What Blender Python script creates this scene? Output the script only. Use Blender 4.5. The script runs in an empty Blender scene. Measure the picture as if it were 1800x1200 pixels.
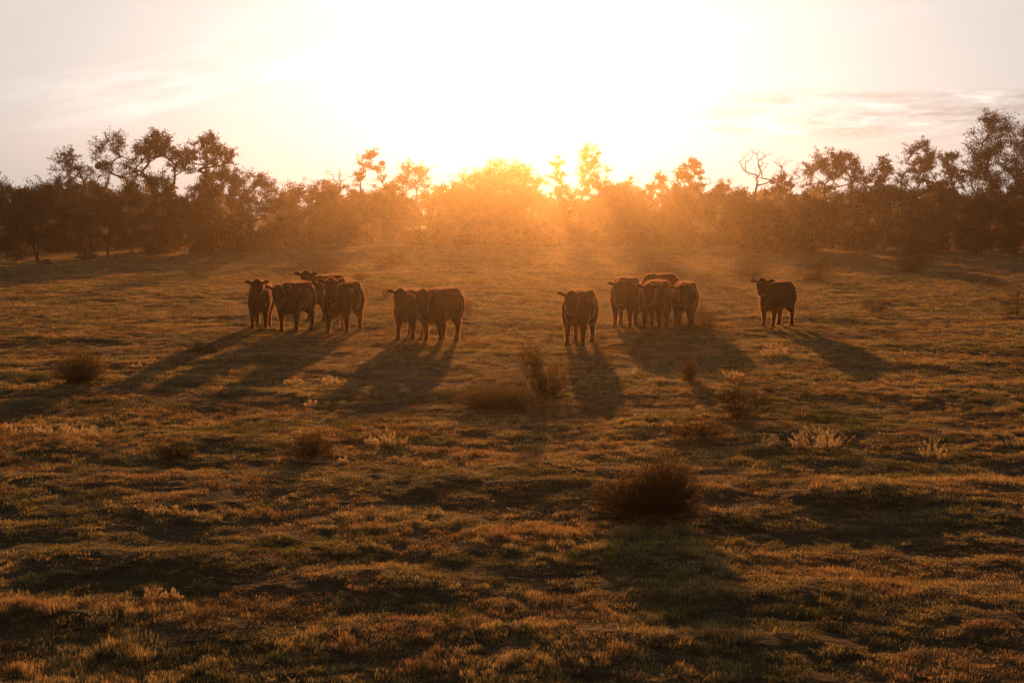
import bpy, math, numpy as np
from mathutils import Vector
R = math.radians
sc = bpy.context.scene
col = sc.collection

# ------------------------------------------------------------------ camera, sky, sun, exposure
CAM_H = 3.1
F = 2500.0                       # focal length in photo pixels (1800 wide)
PITCH = math.atan(220 / F)
SUN_EL, SUN_AZ = R(5.8), R(0.75)     # azimuth measured from +Y towards +X

cam_d = bpy.data.cameras.new('camera')
cam = bpy.data.objects.new('camera', cam_d); col.objects.link(cam)
cam.location = (0, 0, CAM_H); cam.rotation_euler = (R(90) - PITCH, 0, 0)
cam_d.sensor_width = 36; cam_d.lens = 50; cam_d.clip_start = 0.1; cam_d.clip_end = 9000
cam_d.dof.use_dof = True; cam_d.dof.focus_distance = 38; cam_d.dof.aperture_fstop = 8.0
sc.camera = cam

sc.view_settings.view_transform = 'Standard'; sc.view_settings.look = 'None'
sc.view_settings.gamma = 1; sc.view_settings.exposure = 0.16
sc.view_settings.use_curve_mapping = False

sun_d = bpy.data.lights.new('sun', 'SUN'); sun = bpy.data.objects.new('sun', sun_d); col.objects.link(sun)
sun_d.energy = 5.0; sun_d.angle = R(0.5); sun_d.color = (1.0, 0.385, 0.09)
sdir = Vector((math.sin(SUN_AZ) * math.cos(SUN_EL), math.cos(SUN_AZ) * math.cos(SUN_EL), math.sin(SUN_EL)))
sun.rotation_euler = sdir.to_track_quat('Z', 'Y').to_euler()
sun.location = (0, 60, 40)

world = bpy.data.worlds.new('World'); sc.world = world; world.use_nodes = True
def build_world():
    nt = world.node_tree; nt.nodes.clear(); N = nt.nodes; L = nt.links
    def math_(op, a, b=None, c=None):
        n = N.new('ShaderNodeMath'); n.operation = op
        for i, v in enumerate((a, b, c)):
            if v is None: continue
            if isinstance(v, (int, float)): n.inputs[i].default_value = v
            else: L.new(v, n.inputs[i])
        return n.outputs[0]
    def mix(f, a, b, mode='MIX'):
        n = N.new('ShaderNodeMix'); n.data_type = 'RGBA'; n.blend_type = mode
        for k, v in ((0, f), (6, a), (7, b)):
            if hasattr(v, 'links'): L.new(v, n.inputs[k])
            elif k == 0: n.inputs[k].default_value = v
            else: n.inputs[k].default_value = (*v, 1)
        return n.outputs[2]
    out = N.new('ShaderNodeOutputWorld'); bg = N.new('ShaderNodeBackground')
    sky = N.new('ShaderNodeTexSky'); sky.sky_type = 'NISHITA'; sky.sun_disc = False
    sky.sun_elevation = SUN_EL; sky.sun_rotation = SUN_AZ
    sky.air_density = 1.0; sky.dust_density = 4.0; sky.ozone_density = 1.0
    bw = N.new('ShaderNodeRGBToBW'); L.new(sky.outputs[0], bw.inputs[0])
    # thin warm high overcast veils the blue of the sky
    tint = N.new('ShaderNodeVectorMath'); tint.operation = 'SCALE'
    tint.inputs[0].default_value = (1.05, 0.99, 0.955); L.new(bw.outputs[0], tint.inputs['Scale'])
    base = mix(0.88, sky.outputs[0], tint.outputs[0])
    # thin bright cloud sheet over the sunset half of the sky, thinning out overhead and behind
    tc0 = N.new('ShaderNodeTexCoord'); dp = N.new('ShaderNodeVectorMath'); dp.operation = 'DOT_PRODUCT'
    L.new(tc0.outputs['Generated'], dp.inputs[0]); dp.inputs[1].default_value = (0, 1, 0)
    vr = N.new('ShaderNodeMapRange'); vr.interpolation_type = 'SMOOTHSTEP'; L.new(dp.outputs['Value'], vr.inputs[0])
    vr.inputs[1].default_value = 0.1; vr.inputs[2].default_value = 0.9; vr.inputs[3].default_value = 1.1; vr.inputs[4].default_value = 9.0
    veil = N.new('ShaderNodeVectorMath'); veil.operation = 'SCALE'; veil.inputs[0].default_value = (1.0, .965, .915); L.new(vr.outputs[0], veil.inputs['Scale'])
    thin = N.new('ShaderNodeVectorMath'); thin.operation = 'SCALE'; L.new(base, thin.inputs[0]); thin.inputs['Scale'].default_value = 0.32
    bs = N.new('ShaderNodeVectorMath'); bs.operation = 'ADD'; L.new(veil.outputs[0], bs.inputs[0]); L.new(thin.outputs[0], bs.inputs[1]); base = bs.outputs[0]
    tc = N.new('ShaderNodeTexCoord'); sep = N.new('ShaderNodeSeparateXYZ'); L.new(tc.outputs['Generated'], sep.inputs[0])
    az = math_('ARCTAN2', sep.outputs[0], sep.outputs[1]); el = math_('ARCSINE', sep.outputs[2])
    def noise(sx, sy, scale, detail, off, shear=0.0):
        c = N.new('ShaderNodeCombineXYZ')
        L.new(math_('MULTIPLY', az, sx), c.inputs[0])
        e2 = math_('SUBTRACT', el, math_('MULTIPLY', az, shear))
        L.new(math_('MULTIPLY', e2, sy), c.inputs[1]); c.inputs[2].default_value = off
        n = N.new('ShaderNodeTexNoise'); n.inputs['Scale'].default_value = scale
        n.inputs['Detail'].default_value = detail; n.inputs['Roughness'].default_value = 0.6
        L.new(c.outputs[0], n.inputs['Vector']); return n.outputs[0]
    def ramp(v, a, b):
        n = N.new('ShaderNodeMapRange'); n.interpolation_type = 'SMOOTHSTEP'
        L.new(v, n.inputs[0]); n.inputs[1].default_value = a; n.inputs[2].default_value = b
        return n.outputs[0]
    def window(v, lo0, lo1, hi0, hi1):
        return math_('MULTIPLY', ramp(v, lo0, lo1), math_('SUBTRACT', 1.0, ramp(v, hi0, hi1)))
    # left: bright cirrus streak rising to the right
    el2 = math_('SUBTRACT', el, math_('MULTIPLY', math_('ADD', az, 0.17), 0.20))
    streak = math_('MULTIPLY', window(el2, 0.070, 0.092, 0.100, 0.145), window(az, -0.40, -0.25, -0.12, -0.08))
    sn = noise(3, 16, 3.0, 6, 1.3, 0.22)
    w1 = math_('MULTIPLY', streak, ramp(sn, 0.40, 0.66))
    # right: mottled bank of altocumulus
    bank = math_('MULTIPLY', window(el, 0.046, 0.060, 0.078, 0.088), window(az, 0.10, 0.17, 0.9, 1.2))
    bn = noise(9, 42, 4.0, 8, 4.0)
    lit = math_('MULTIPLY', bank, ramp(bn, 0.50, 0.63))
    shade = math_('MULTIPLY', bank, math_('SUBTRACT', 1.0, ramp(noise(5, 30, 3.0, 6, 9.0), 0.38, 0.58)))
    # small far wisps
    hz = math_('MULTIPLY', ramp(noise(2.5, 14, 2.2, 6, 7.7, 0.1), 0.48, 0.75), window(el, 0.02, 0.08, 0.9, 1.4))
    c1 = mix(math_('MULTIPLY', shade, 0.9), base, mix(1.0, base, (0.72, 0.685, 0.67), 'MULTIPLY'))
    c2 = mix(math_('MULTIPLY', lit, 0.9), c1, mix(1.0, c1, (1.32, 1.29, 1.25), 'MULTIPLY'))
    c3 = mix(math_('MULTIPLY', w1, 0.9), c2, mix(1.0, c2, (1.30, 1.30, 1.28), 'MULTIPLY'))
    c4 = mix(math_('MULTIPLY', hz, 0.5), c3, mix(1.0, c3, (1.12, 1.11, 1.10), 'MULTIPLY'))
    L.new(c4, bg.inputs[0]); bg.inputs[1].default_value = 0.05
    L.new(bg.outputs[0], out.inputs[0])
build_world()

cy = sc.cycles
cy.use_denoising = True
cy.denoising_input_passes = 'RGB_ALBEDO_NORMAL'; cy.denoising_prefilter = 'NONE'; cy.denoising_quality = 'HIGH'
cy.use_adaptive_sampling = False
try: cy.denoiser = 'OPENIMAGEDENOISE'
except Exception: pass
cy.max_bounces = 5; cy.diffuse_bounces = 2; cy.glossy_bounces = 1; cy.transmission_bounces = 3
cy.volume_bounces = 1; cy.transparent_max_bounces = 4
cy.sample_clamp_indirect = 4; cy.caustics_reflective = False; cy.caustics_refractive = False

# ------------------------------------------------------------------ helpers
def tag(o, label=None, cat=None, group=None, kind=None):
    if label: o['label'] = label
    if cat: o['category'] = cat
    if group: o['group'] = group
    if kind: o['kind'] = kind
    return o
def empty(name, loc, rz=0.0):
    o = bpy.data.objects.new(name, None); col.objects.link(o)
    o.empty_display_size = 0.3; o.location = loc; o.rotation_euler = (0, 0, rz); return o
def np_mesh(name, V, faces, mats, mi=None, smooth=False):
    """faces: (n,k) int array or list of such arrays of different k"""
    if not isinstance(faces, (list, tuple)): faces = [faces]
    me = bpy.data.meshes.new(name)
    V = np.asarray(V, np.float32)
    me.vertices.add(len(V)); me.vertices.foreach_set('co', V.ravel())
    loops = np.concatenate([f.ravel() for f in faces]).astype(np.int32)
    tot = np.concatenate([np.full(len(f), f.shape[1], np.int32) for f in faces])
    start = np.concatenate(([0], np.cumsum(tot)[:-1])).astype(np.int32)
    me.loops.add(len(loops)); me.loops.foreach_set('vertex_index', loops)
    me.polygons.add(len(tot)); me.polygons.foreach_set('loop_start', start); me.polygons.foreach_set('loop_total', tot)
    if mi is not None: me.polygons.foreach_set('material_index', np.asarray(mi, np.int32))
    if smooth: me.polygons.foreach_set('use_smooth', np.ones(len(tot), bool))
    me.update(calc_edges=True)
    for m in (mats if isinstance(mats, (list, tuple)) else [mats]): me.materials.append(m)
    return me
def obj(name, me, parent=None, loc=None, rz=0.0):
    o = bpy.data.objects.new(name, me); col.objects.link(o)
    if parent is not None: o.parent = parent
    if loc is not None: o.location = loc
    o.rotation_euler = (0, 0, rz)
    return o

# gradient-free lattice noise
def vnoise(x, y, seed=0):
    xi = np.floor(x).astype(np.int64); yi = np.floor(y).astype(np.int64)
    fx = x - xi; fy = y - yi
    fx = fx * fx * fx * (fx * (fx * 6 - 15) + 10); fy = fy * fy * fy * (fy * (fy * 6 - 15) + 10)
    def h(a, b):
        n = (a * 374761393 + b * 668265263 + seed * 1442695041) & 0xffffffff
        n = ((n ^ (n >> 13)) * 1274126177) & 0xffffffff
        n = ((n ^ (n >> 16)) * 2246822519) & 0xffffffff
        return ((n ^ (n >> 15)) & 0xffffff) / float(0xffffff) * 2 - 1
    a = h(xi, yi); b = h(xi + 1, yi); c = h(xi, yi + 1); d = h(xi + 1, yi + 1)
    return (a * (1 - fx) + b * fx) * (1 - fy) + (c * (1 - fx) + d * fx) * fy

def px_ray(px, py):
    dx = (px - 900) / F; dy = (600 - py) / F
    c, s = math.cos(PITCH), math.sin(PITCH)
    return dx, c + dy * s, -s + dy * c
def px_ground(px, py):
    x, y, z = px_ray(px, py); t = CAM_H / -z
    return x * t, y * t
def px_at(px, Y):           # ground point at depth Y under photo column px (horizontal bearing)
    return (px - 900) / F * Y * 1.0, Y
def m_per_px(Y): return Y / F

MOUNDS = []                 # broad rises that throw the longer shade bands across the pasture
for px, py, wx, wy, h in [(1450, 868, 3.0, 0.7, .16), (1250, 752, 2.6, 0.9, .13), (300, 782, 2.2, 1.0, .15), (90, 850, 1.8, .6, .10),
                          (620, 1030, 1.6, .45, .09), (250, 985, 1.2, .35, .08), (150, 1075, 1.2, .3, .08), (1450, 1040, 1.1, .3, .06),
                          (1700, 640, 4, 1.2, .14), (1750, 560, 6, 1.5, .16), (60, 640, 4, 1.2, .14), (1050, 960, 1.4, .5, .06),
                          (480, 690, 2.6, .9, .08), (820, 860, 1.6, .6, .07), (150, 560, 6, 1.6, .15), (560, 1120, 1.0, .25, .07),
                          (1650, 880, 2.2, .6, .10), (1560, 760, 2.5, .8, .09), (1150, 1130, 1.0, .3, .05)]:
    x, y = px_ground(px, py); MOUNDS.append((x, y, wx, wy, h * (1.3 if py > 770 else .8)))
def terrain(x, y):
    x = np.asarray(x, float); y = np.asarray(y, float)
    r = np.hypot(x, y)
    z = 0.09 * vnoise(x / 9 + 3.3, y / 7 + 1.7, 1)
    z = z + 0.038 * vnoise(x / 3.1, y / 2.1, 2) + 0.030 * vnoise(x / 1.25, y / 0.9, 3)
    fade = 1 / (1 + (r / 90) ** 2)
    z = z + fade * 0.027 * vnoise(x / .55, y / .42, 4) + fade * 0.016 * vnoise(x / .2, y / .16, 5)
    for mx, my, wx, wy, h in MOUNDS:
        z = z + .45 * h * np.exp(-((x - mx) / wx) ** 2 - ((y - my) / wy) ** 2) * (1 + .3 * vnoise(x / 0.8, y / 0.6, 8))
    # far rise of the land behind the wood
    z = z + np.clip((r - 300) / 3000, 0, 1) * 6
    return z
def tz(x, y): return float(terrain(np.array([x]), np.array([y]))[0])

# ------------------------------------------------------------------ materials
def new_mat(name):
    m = bpy.data.materials.new(name); m.use_nodes = True; m.node_tree.nodes.clear(); return m
def leafy(name, cols, transl=0.5, scale=0.6, rough_var=0.35, island=True, tcol=1.25, src='pos'):
    """diffuse + translucent leaf / blade; colour wanders between the given base colours"""
    m = new_mat(name); nt = m.node_tree; N = nt.nodes; L = nt.links
    out = N.new('ShaderNodeOutputMaterial'); d = N.new('ShaderNodeBsdfDiffuse'); t = N.new('ShaderNodeBsdfTranslucent')
    mx = N.new('ShaderNodeMixShader'); mx.inputs[0].default_value = transl
    geo = N.new('ShaderNodeNewGeometry')
    no = N.new('ShaderNodeTexNoise'); no.inputs['Scale'].default_value = scale; no.inputs['Detail'].default_value = 5
    no.inputs['Roughness'].default_value = 0.65
    L.new(geo.outputs['Position'], no.inputs['Vector'])
    rp = N.new('ShaderNodeValToRGB'); e = rp.color_ramp.elements
    n = len(cols)
    for i, c in enumerate(cols):
        p = 0.36 + 0.28 * i / max(1, n - 1)
        if i < 2: el = e[i]; el.position = p
        else: el = e.new(p)
        el.color = (*c, 1)
    L.new(no.outputs[0], rp.inputs[0])
    v = N.new('ShaderNodeMapRange'); v.inputs[3].default_value = 1 - rough_var; v.inputs[4].default_value = 1 + rough_var
    L.new(geo.outputs['Random Per Island'] if island else no.outputs[0], v.inputs[0])
    sc1 = N.new('ShaderNodeVectorMath'); sc1.operation = 'SCALE'; L.new(rp.outputs[0], sc1.inputs[0]); L.new(v.outputs[0], sc1.inputs['Scale'])
    sc2 = N.new('ShaderNodeVectorMath'); sc2.operation = 'SCALE'; L.new(sc1.outputs[0], sc2.inputs[0]); sc2.inputs['Scale'].default_value = tcol
    L.new(sc1.outputs[0], d.inputs[0]); L.new(sc2.outputs[0], t.inputs[0])
    L.new(d.outputs[0], mx.inputs[1]); L.new(t.outputs[0], mx.inputs[2]); L.new(mx.outputs[0], out.inputs[0])
    return m
def bark(name, c1, c2, scale=6):
    m = new_mat(name); nt = m.node_tree; N = nt.nodes; L = nt.links
    out = N.new('ShaderNodeOutputMaterial'); b = N.new('ShaderNodeBsdfPrincipled'); b.inputs['Roughness'].default_value = .9
    tc = N.new('ShaderNodeTexCoord'); no = N.new('ShaderNodeTexNoise'); no.inputs['Scale'].default_value = scale; no.inputs['Detail'].default_value = 6
    mp = N.new('ShaderNodeMapping'); mp.inputs['Scale'].default_value = (1, 1, .25)
    L.new(tc.outputs['Object'], mp.inputs[0]); L.new(mp.outputs[0], no.inputs['Vector'])
    rp = N.new('ShaderNodeValToRGB'); rp.color_ramp.elements[0].position = .35; rp.color_ramp.elements[1].position = .65
    rp.color_ramp.elements[0].color = (*c1, 1); rp.color_ramp.elements[1].color = (*c2, 1)
    L.new(no.outputs[0], rp.inputs[0]); L.new(rp.outputs[0], b.inputs['Base Color'])
    bp = N.new('ShaderNodeBump'); bp.inputs['Distance'].default_value = .02; L.new(no.outputs[0], bp.inputs['Height']); L.new(bp.outputs[0], b.inputs['Normal'])
    L.new(b.outputs[0], out.inputs[0]); return m

M = {}
M['grass'] = leafy('pasture_grass', tcol=2.7, cols= [(.045, .048, .018), (.09, .078, .030), (.18, .135, .055), (.15, .088, .040), (.07, .068, .026)], transl=.58, scale=.35, rough_var=.55)
M['forb'] = leafy('creeping_forb_leaf', [(.06, .07, .025), (.15, .10, .045), (.21, .12, .06)], .5, .8, .5)
M['pale_forb'] = leafy('pale_forb_leaf', [(.14, .12, .06), (.28, .23, .13)], .5, .8, .5)
M['leaf_brown'] = leafy('brown_feathery_leaf', [(.09, .062, .03), (.14, .095, .045)], .6, 2.0, .4, tcol=2.6)
M['dead_grass'] = leafy('dry_straw', [(.20, .14, .07), (.30, .21, .11)], .5, 1.2, .3)
M['leaf_dark'] = leafy('dark_olive_leaf', [(.035, .032, .013), (.060, .050, .018), (.085, .062, .022)], .40, .35, .4)
M['leaf_mid'] = leafy('olive_leaf', [(.05, .045, .016), (.085, .068, .022), (.11, .078, .026)], .45, .4, .4)
M['leaf_dry'] = leafy('dry_rust_leaf', [(.10, .058, .027), (.15, .085, .038), (.11, .08, .035)], .55, 1.5, .4, tcol=2.2)
M['twig'] = leafy('dry_twig', [(.08, .055, .032), (.13, .088, .05)], .45, 2.0, .3, tcol=1.8)
M['pale_leaf'] = leafy('silvery_pale_leaf', [(.26, .20, .11), (.38, .29, .17)], .68, 3.0, .25, tcol=2.2)
M['bark'] = bark('rough_brown_bark', (.03, .022, .014), (.075, .055, .036))
M['pale_bark'] = bark('pale_smooth_bark', (.16, .13, .10), (.30, .25, .20), 3)
M['fur'] = leafy('coat_hair', [(.032, .018, .011), (.046, .027, .016)], .7, 8, .2, tcol=20)
M['nest'] = bark('nest_sticks', (.02, .014, .009), (.05, .035, .022), 20)

def cow_mat():
    m = new_mat('black_brown_hide'); nt = m.node_tree; N = nt.nodes; L = nt.links
    out = N.new('ShaderNodeOutputMaterial'); b = N.new('ShaderNodeBsdfPrincipled')
    tc = N.new('ShaderNodeTexCoord'); no = N.new('ShaderNodeTexNoise'); no.inputs['Scale'].default_value = 5; no.inputs['Detail'].default_value = 6
    L.new(tc.outputs['Object'], no.inputs['Vector'])
    rp = N.new('ShaderNodeValToRGB'); rp.color_ramp.elements[0].position = .35; rp.color_ramp.elements[1].position = .7
    rp.color_ramp.elements[0].color = (.009, .005, .004, 1); rp.color_ramp.elements[1].color = (.020, .010, .007, 1)
    L.new(no.outputs[0], rp.inputs[0]); L.new(rp.outputs[0], b.inputs['Base Color'])
    b.inputs['Roughness'].default_value = .62; b.inputs['Specular IOR Level'].default_value = 0.0; b.inputs['Sheen Weight'].default_value = .0; b.inputs['Sheen Roughness'].default_value = .5
    n2 = N.new('ShaderNodeTexNoise'); n2.inputs['Scale'].default_value = 60; L.new(tc.outputs['Object'], n2.inputs['Vector'])
    bp = N.new('ShaderNodeBump'); bp.inputs['Strength'].default_value = .5; bp.inputs['Distance'].default_value = .01
    L.new(n2.outputs[0], bp.inputs['Height']); L.new(bp.outputs[0], b.inputs['Normal'])
    L.new(b.outputs[0], out.inputs[0]); return m
M['cow'] = cow_mat()
M['eye'] = bark('dark_wet_eye', (.01, .008, .006), (.015, .01, .008)); 
M['hoof'] = bark('dark_horn', (.02, .015, .012), (.04, .03, .02))

def ground_mat():
    m = new_mat('pasture_soil'); nt = m.node_tree; N = nt.nodes; L = nt.links
    out = N.new('ShaderNodeOutputMaterial'); b = N.new('ShaderNodeBsdfPrincipled'); b.inputs['Roughness'].default_value = 1
    b.inputs['Specular IOR Level'].default_value = .1
    geo = N.new('ShaderNodeNewGeometry')
    no = N.new('ShaderNodeTexNoise'); no.inputs['Scale'].default_value = .35; no.inputs['Detail'].default_value = 9; no.inputs['Roughness'].default_value = .7
    L.new(geo.outputs['Position'], no.inputs['Vector'])
    rp = N.new('ShaderNodeValToRGB'); e = rp.color_ramp.elements
    e[0].position = .36; e[0].color = (.026, .025, .011, 1); e[1].position = .64; e[1].color = (.075, .045, .024, 1)
    x = e.new(.5); x.color = (.050, .037, .017, 1)
    L.new(no.outputs[0], rp.inputs[0])
    n2 = N.new('ShaderNodeTexNoise'); n2.inputs['Scale'].default_value = 14; n2.inputs['Detail'].default_value = 6
    L.new(geo.outputs['Position'], n2.inputs['Vector'])
    mr = N.new('ShaderNodeMapRange'); mr.inputs[1].default_value = .3; mr.inputs[2].default_value = .7; mr.inputs[3].default_value = .55; mr.inputs[4].default_value = 1.45
    L.new(n2.outputs[0], mr.inputs[0])
    s = N.new('ShaderNodeVectorMath'); s.operation = 'SCALE'; L.new(rp.outputs[0], s.inputs[0]); L.new(mr.outputs[0], s.inputs['Scale'])
    L.new(s.outputs[0], b.inputs['Base Color'])
    bp = N.new('ShaderNodeBump'); bp.inputs['Strength'].default_value = 1; bp.inputs['Distance'].default_value = .04
    L.new(n2.outputs[0], bp.inputs['Height']); L.new(bp.outputs[0], b.inputs['Normal'])
    L.new(b.outputs[0], out.inputs[0]); return m
M['ground'] = ground_mat()

# ------------------------------------------------------------------ ground: one sheet to the horizon
def build_ground():
    r = [0.0, .8, 1.6, 2.6]; 
    while r[-1] < 5: r.append(r[-1] + .4)
    while r[-1] < 260: r.append(r[-1] * 1.0062)
    while r[-1] < 6000: r.append(r[-1] * 1.12)
    r = np.array(r)
    th = np.concatenate((np.linspace(-180, -30, 50)[:-1], np.linspace(-30, 30, 520), np.linspace(30, 180, 50)[1:-1]))
    th = np.radians(th)
    RR, TT = np.meshgrid(r, th, indexing='ij')
    X = RR * np.sin(TT); Y = RR * np.cos(TT); Z = terrain(X, Y)
    nr, nt = RR.shape
    V = np.stack((X, Y, Z), -1).reshape(-1, 3)
    i = np.arange(nr - 1)[:, None]; j = np.arange(nt)[None, :]; j2 = (j + 1) % nt
    Fq = np.stack(np.broadcast_arrays(i * nt + j, i * nt + j2, (i + 1) * nt + j2, (i + 1) * nt + j), -1).reshape(-1, 4)[:, ::-1]
    me = np_mesh('ground', V, Fq, M['ground'], smooth=True)
    tag(obj('ground', me), kind='structure')
build_ground()

# ------------------------------------------------------------------ grass (stuff)
def grass_proto(name, seed, n, rad, h, w, mat, lean=.5):
    g = np.random.default_rng(seed)
    a = g.uniform(0, 2 * np.pi, n); rr = rad * np.sqrt(g.uniform(0, 1, n))
    x = rr * np.cos(a); y = rr * np.sin(a)
    hh = h * g.uniform(.45, 1.15, n) * (1 - .4 * (rr / rad) ** 2)
    d = g.uniform(0, 2 * np.pi, n); le = lean * g.uniform(.2, 1.3, n) * hh
    ww = w * g.uniform(.6, 1.4, n); f = g.uniform(0, np.pi, n)
    wx, wy = np.cos(f) * ww / 2, np.sin(f) * ww / 2
    lx, ly = np.cos(d) * le, np.sin(d) * le
    V = np.zeros((n, 5, 3))
    V[:, 0] = np.stack((x - wx, y - wy, np.full(n, -.02)), -1); V[:, 1] = np.stack((x + wx, y + wy, np.full(n, -.02)), -1)
    V[:, 2] = np.stack((x + lx * .35 + wx * .8, y + ly * .35 + wy * .8, hh * .6), -1)
    V[:, 3] = np.stack((x + lx * .35 - wx * .8, y + ly * .35 - wy * .8, hh * .6), -1)
    V[:, 4] = np.stack((x + lx, y + ly, hh), -1)
    b = np.arange(n)[:, None] * 5
    me = np_mesh(name, V.reshape(-1, 3), [b + np.array([[0, 1, 2, 3]]), b + np.array([[3, 2, 4]])], mat)
    return bpy.data.objects.new(name, me)

def scatter(name, pts, rot, scl, idx, protos, label):
    me = bpy.data.meshes.new(name); me.vertices.add(len(pts)); me.vertices.foreach_set('co', pts.astype(np.float32).ravel())
    for nm, ty, arr, key in (('rot', 'FLOAT_VECTOR', rot, 'vector'), ('scl', 'FLOAT_VECTOR', scl, 'vector'), ('idx', 'INT', idx, 'value')):
        at = me.attributes.new(nm, ty, 'POINT'); at.data.foreach_set(key, arr.astype(np.float32 if ty != 'INT' else np.int32).ravel())
    me.update()
    o = obj(name, me)
    c = bpy.data.collections.new(name + '_tufts')
    for p in protos: c.objects.link(p)
    ng = bpy.data.node_groups.new(name + '_scatter', 'GeometryNodeTree')
    ng.interface.new_socket('Geometry', in_out='INPUT', socket_type='NodeSocketGeometry')
    ng.interface.new_socket('Geometry', in_out='OUTPUT', socket_type='NodeSocketGeometry')
    N = ng.nodes; L = ng.links
    gi = N.new('NodeGroupInput'); go = N.new('NodeGroupOutput')
    ci = N.new('GeometryNodeCollectionInfo'); ci.inputs['Collection'].default_value = c
    ci.inputs['Separate Children'].default_value = True; ci.inputs['Reset Children'].default_value = True
    ip = N.new('GeometryNodeInstanceOnPoints'); ip.inputs['Pick Instance'].default_value = True
    def attr(nm, ty):
        n = N.new('GeometryNodeInputNamedAttribute'); n.data_type = ty; n.inputs[0].default_value = nm
        return [s for s in n.outputs if s.enabled][0]
    e2r = N.new('FunctionNodeEulerToRotation')
    L.new(gi.outputs[0], ip.inputs['Points']); L.new(ci.outputs[0], ip.inputs['Instance'])
    L.new(attr('rot', 'FLOAT_VECTOR'), e2r.inputs[0]); L.new(e2r.outputs[0], ip.inputs['Rotation'])
    L.new(attr('scl', 'FLOAT_VECTOR'), ip.inputs['Scale']); L.new(attr('idx', 'INT'), ip.inputs['Instance Index'])
    L.new(ip.outputs[0], go.inputs[0])
    md = o.modifiers.new('scatter', 'NODES'); md.node_group = ng
    tag(o, label, 'grass', kind='stuff')
    return o

def field_points(rng, bands):
    P = []; S = []
    for r0, r1, dens, s in bands:
        half = R(24 if r0 > 8 else 30)
        n = int(half * (r1 * r1 - r0 * r0) * dens)
        r = np.sqrt(rng.uniform(r0 * r0, r1 * r1, n)); t = rng.uniform(-half, half, n)
        P.append(np.stack((r * np.sin(t), r * np.cos(t)), -1)); S.append(np.full(n, s))
    return np.concatenate(P), np.concatenate(S)

def forb_proto(name, seed, n, rad, h, size, mat):
    g = np.random.default_rng(seed); a = g.uniform(0, 6.283, n); rr = rad * np.sqrt(g.uniform(0, 1, n))
    C = np.stack((rr * np.cos(a), rr * np.sin(a), h * g.uniform(.05, 1, n) * (1 - .5 * (rr / rad) ** 2)), -1)
    d = g.normal(0, 1, (n, 3)); d[:, 2] = np.abs(d[:, 2]) * 1.2; d /= np.linalg.norm(d, axis=1)[:, None]
    e = g.normal(0, 1, (n, 3)); e -= (e * d).sum(1)[:, None] * d; e /= np.linalg.norm(e, axis=1)[:, None]
    s_ = (size * g.uniform(.5, 1.5, n))[:, None]
    V = np.stack((C - d * s_ * .5, C + e * s_ * .22, C + d * s_ * .5, C - e * s_ * .22), 1).reshape(-1, 3)
    return bpy.data.objects.new(name, np_mesh(name, V, np.arange(n * 4).reshape(-1, 4), mat))

def build_grass():
    rng = np.random.default_rng(7)
    protos = [grass_proto('a_turf', 10 + i, 130, .17, .021 + .004 * i, .0045, M['grass'], 1.1) for i in range(4)]
    protos += [grass_proto('b_tussock', 20 + i, 80, .085, .040 + .010 * i, .0042, M['grass'], .9) for i in range(3)]
    protos += [forb_proto('c_forb', 30 + i, 80,   .14, .045, .021, M['forb' if i else 'pale_forb']) for i in range(3)]
    P, S = field_points(rng, [(5.5, 14, 95, .72), (14, 26, 62, .85), (26, 45, 30, 1.15), (45, 80, 11, 1.8), (80, 150, 4, 2.8)])
    x, y = P.T
    clump = vnoise(x / .26, y / .17, 41) + .7 * vnoise(x / .75, y / .45, 42)
    k_ = clump > rng.uniform(-1.15, -.1, len(x)); x, y, S, clump = x[k_], y[k_], S[k_], clump[k_]
    n = len(x)
    cover = .45 * clump + vnoise(x / 1.7, y / 1.2, 21) * .5 + vnoise(x / .5, y / .4, 22) * .5 + vnoise(x / 6, y / 5, 23) * .4
    u = rng.uniform(0, 1, n)
    idx = rng.integers(0, 4, n)
    tus = u < np.clip(.12 + .35 * cover, .02, .6); idx[tus] = rng.integers(4, 7, tus.sum())
    fb = (u > 1 - np.clip(.22 + .35 * vnoise(x / 2.3, y / 1.9, 25), .04, .6)); idx[fb] = rng.integers(7, 10, fb.sum())
    tall = np.clip(.85 + .8 * cover, .45, 1.9) * np.exp(rng.normal(0, .28, n))
    z = terrain(x, y)
    scl = np.stack((S, S, S ** .4 * tall), -1)
    rot = np.zeros((n, 3)); rot[:, 2] = rng.uniform(0, 6.283, n); rot[:, 0] = rng.normal(0, .12, n); rot[:, 1] = rng.normal(0, .12, n)
    scatter('pasture_grass', np.stack((x, y, z), -1), rot, scl, idx, protos,
            'short olive and rust coloured pasture grass covering the whole field')
    # scattered taller dry stalks
    pr = [grass_proto('stalk', 40 + i, 12, .06, .11 + .02 * i, .004, M['dead_grass'], .6) for i in range(4)]
    P, S = field_points(rng, [(5.5, 20, 1.1, .6), (20, 50, .5, .9), (50, 150, .22, 1.7)])
    x, y = P.T; k = vnoise(x / 3.5, y / 3, 31) + .6 * vnoise(x / .9, y / .8, 32) > .15
    x, y, S = x[k], y[k], S[k]; n = len(x)
    rot = np.zeros((n, 3)); rot[:, 2] = rng.uniform(0, 6.283, n)
    s = S * rng.uniform(.6, 1.3, n)
    scatter('dry_grass', np.stack((x, y, terrain(x, y)), -1), rot, np.stack((s, s, s * .8), -1), rng.integers(0, 4, n), pr,
            'scattered straw coloured dry stalks standing above the short grass')
build_grass()

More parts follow.
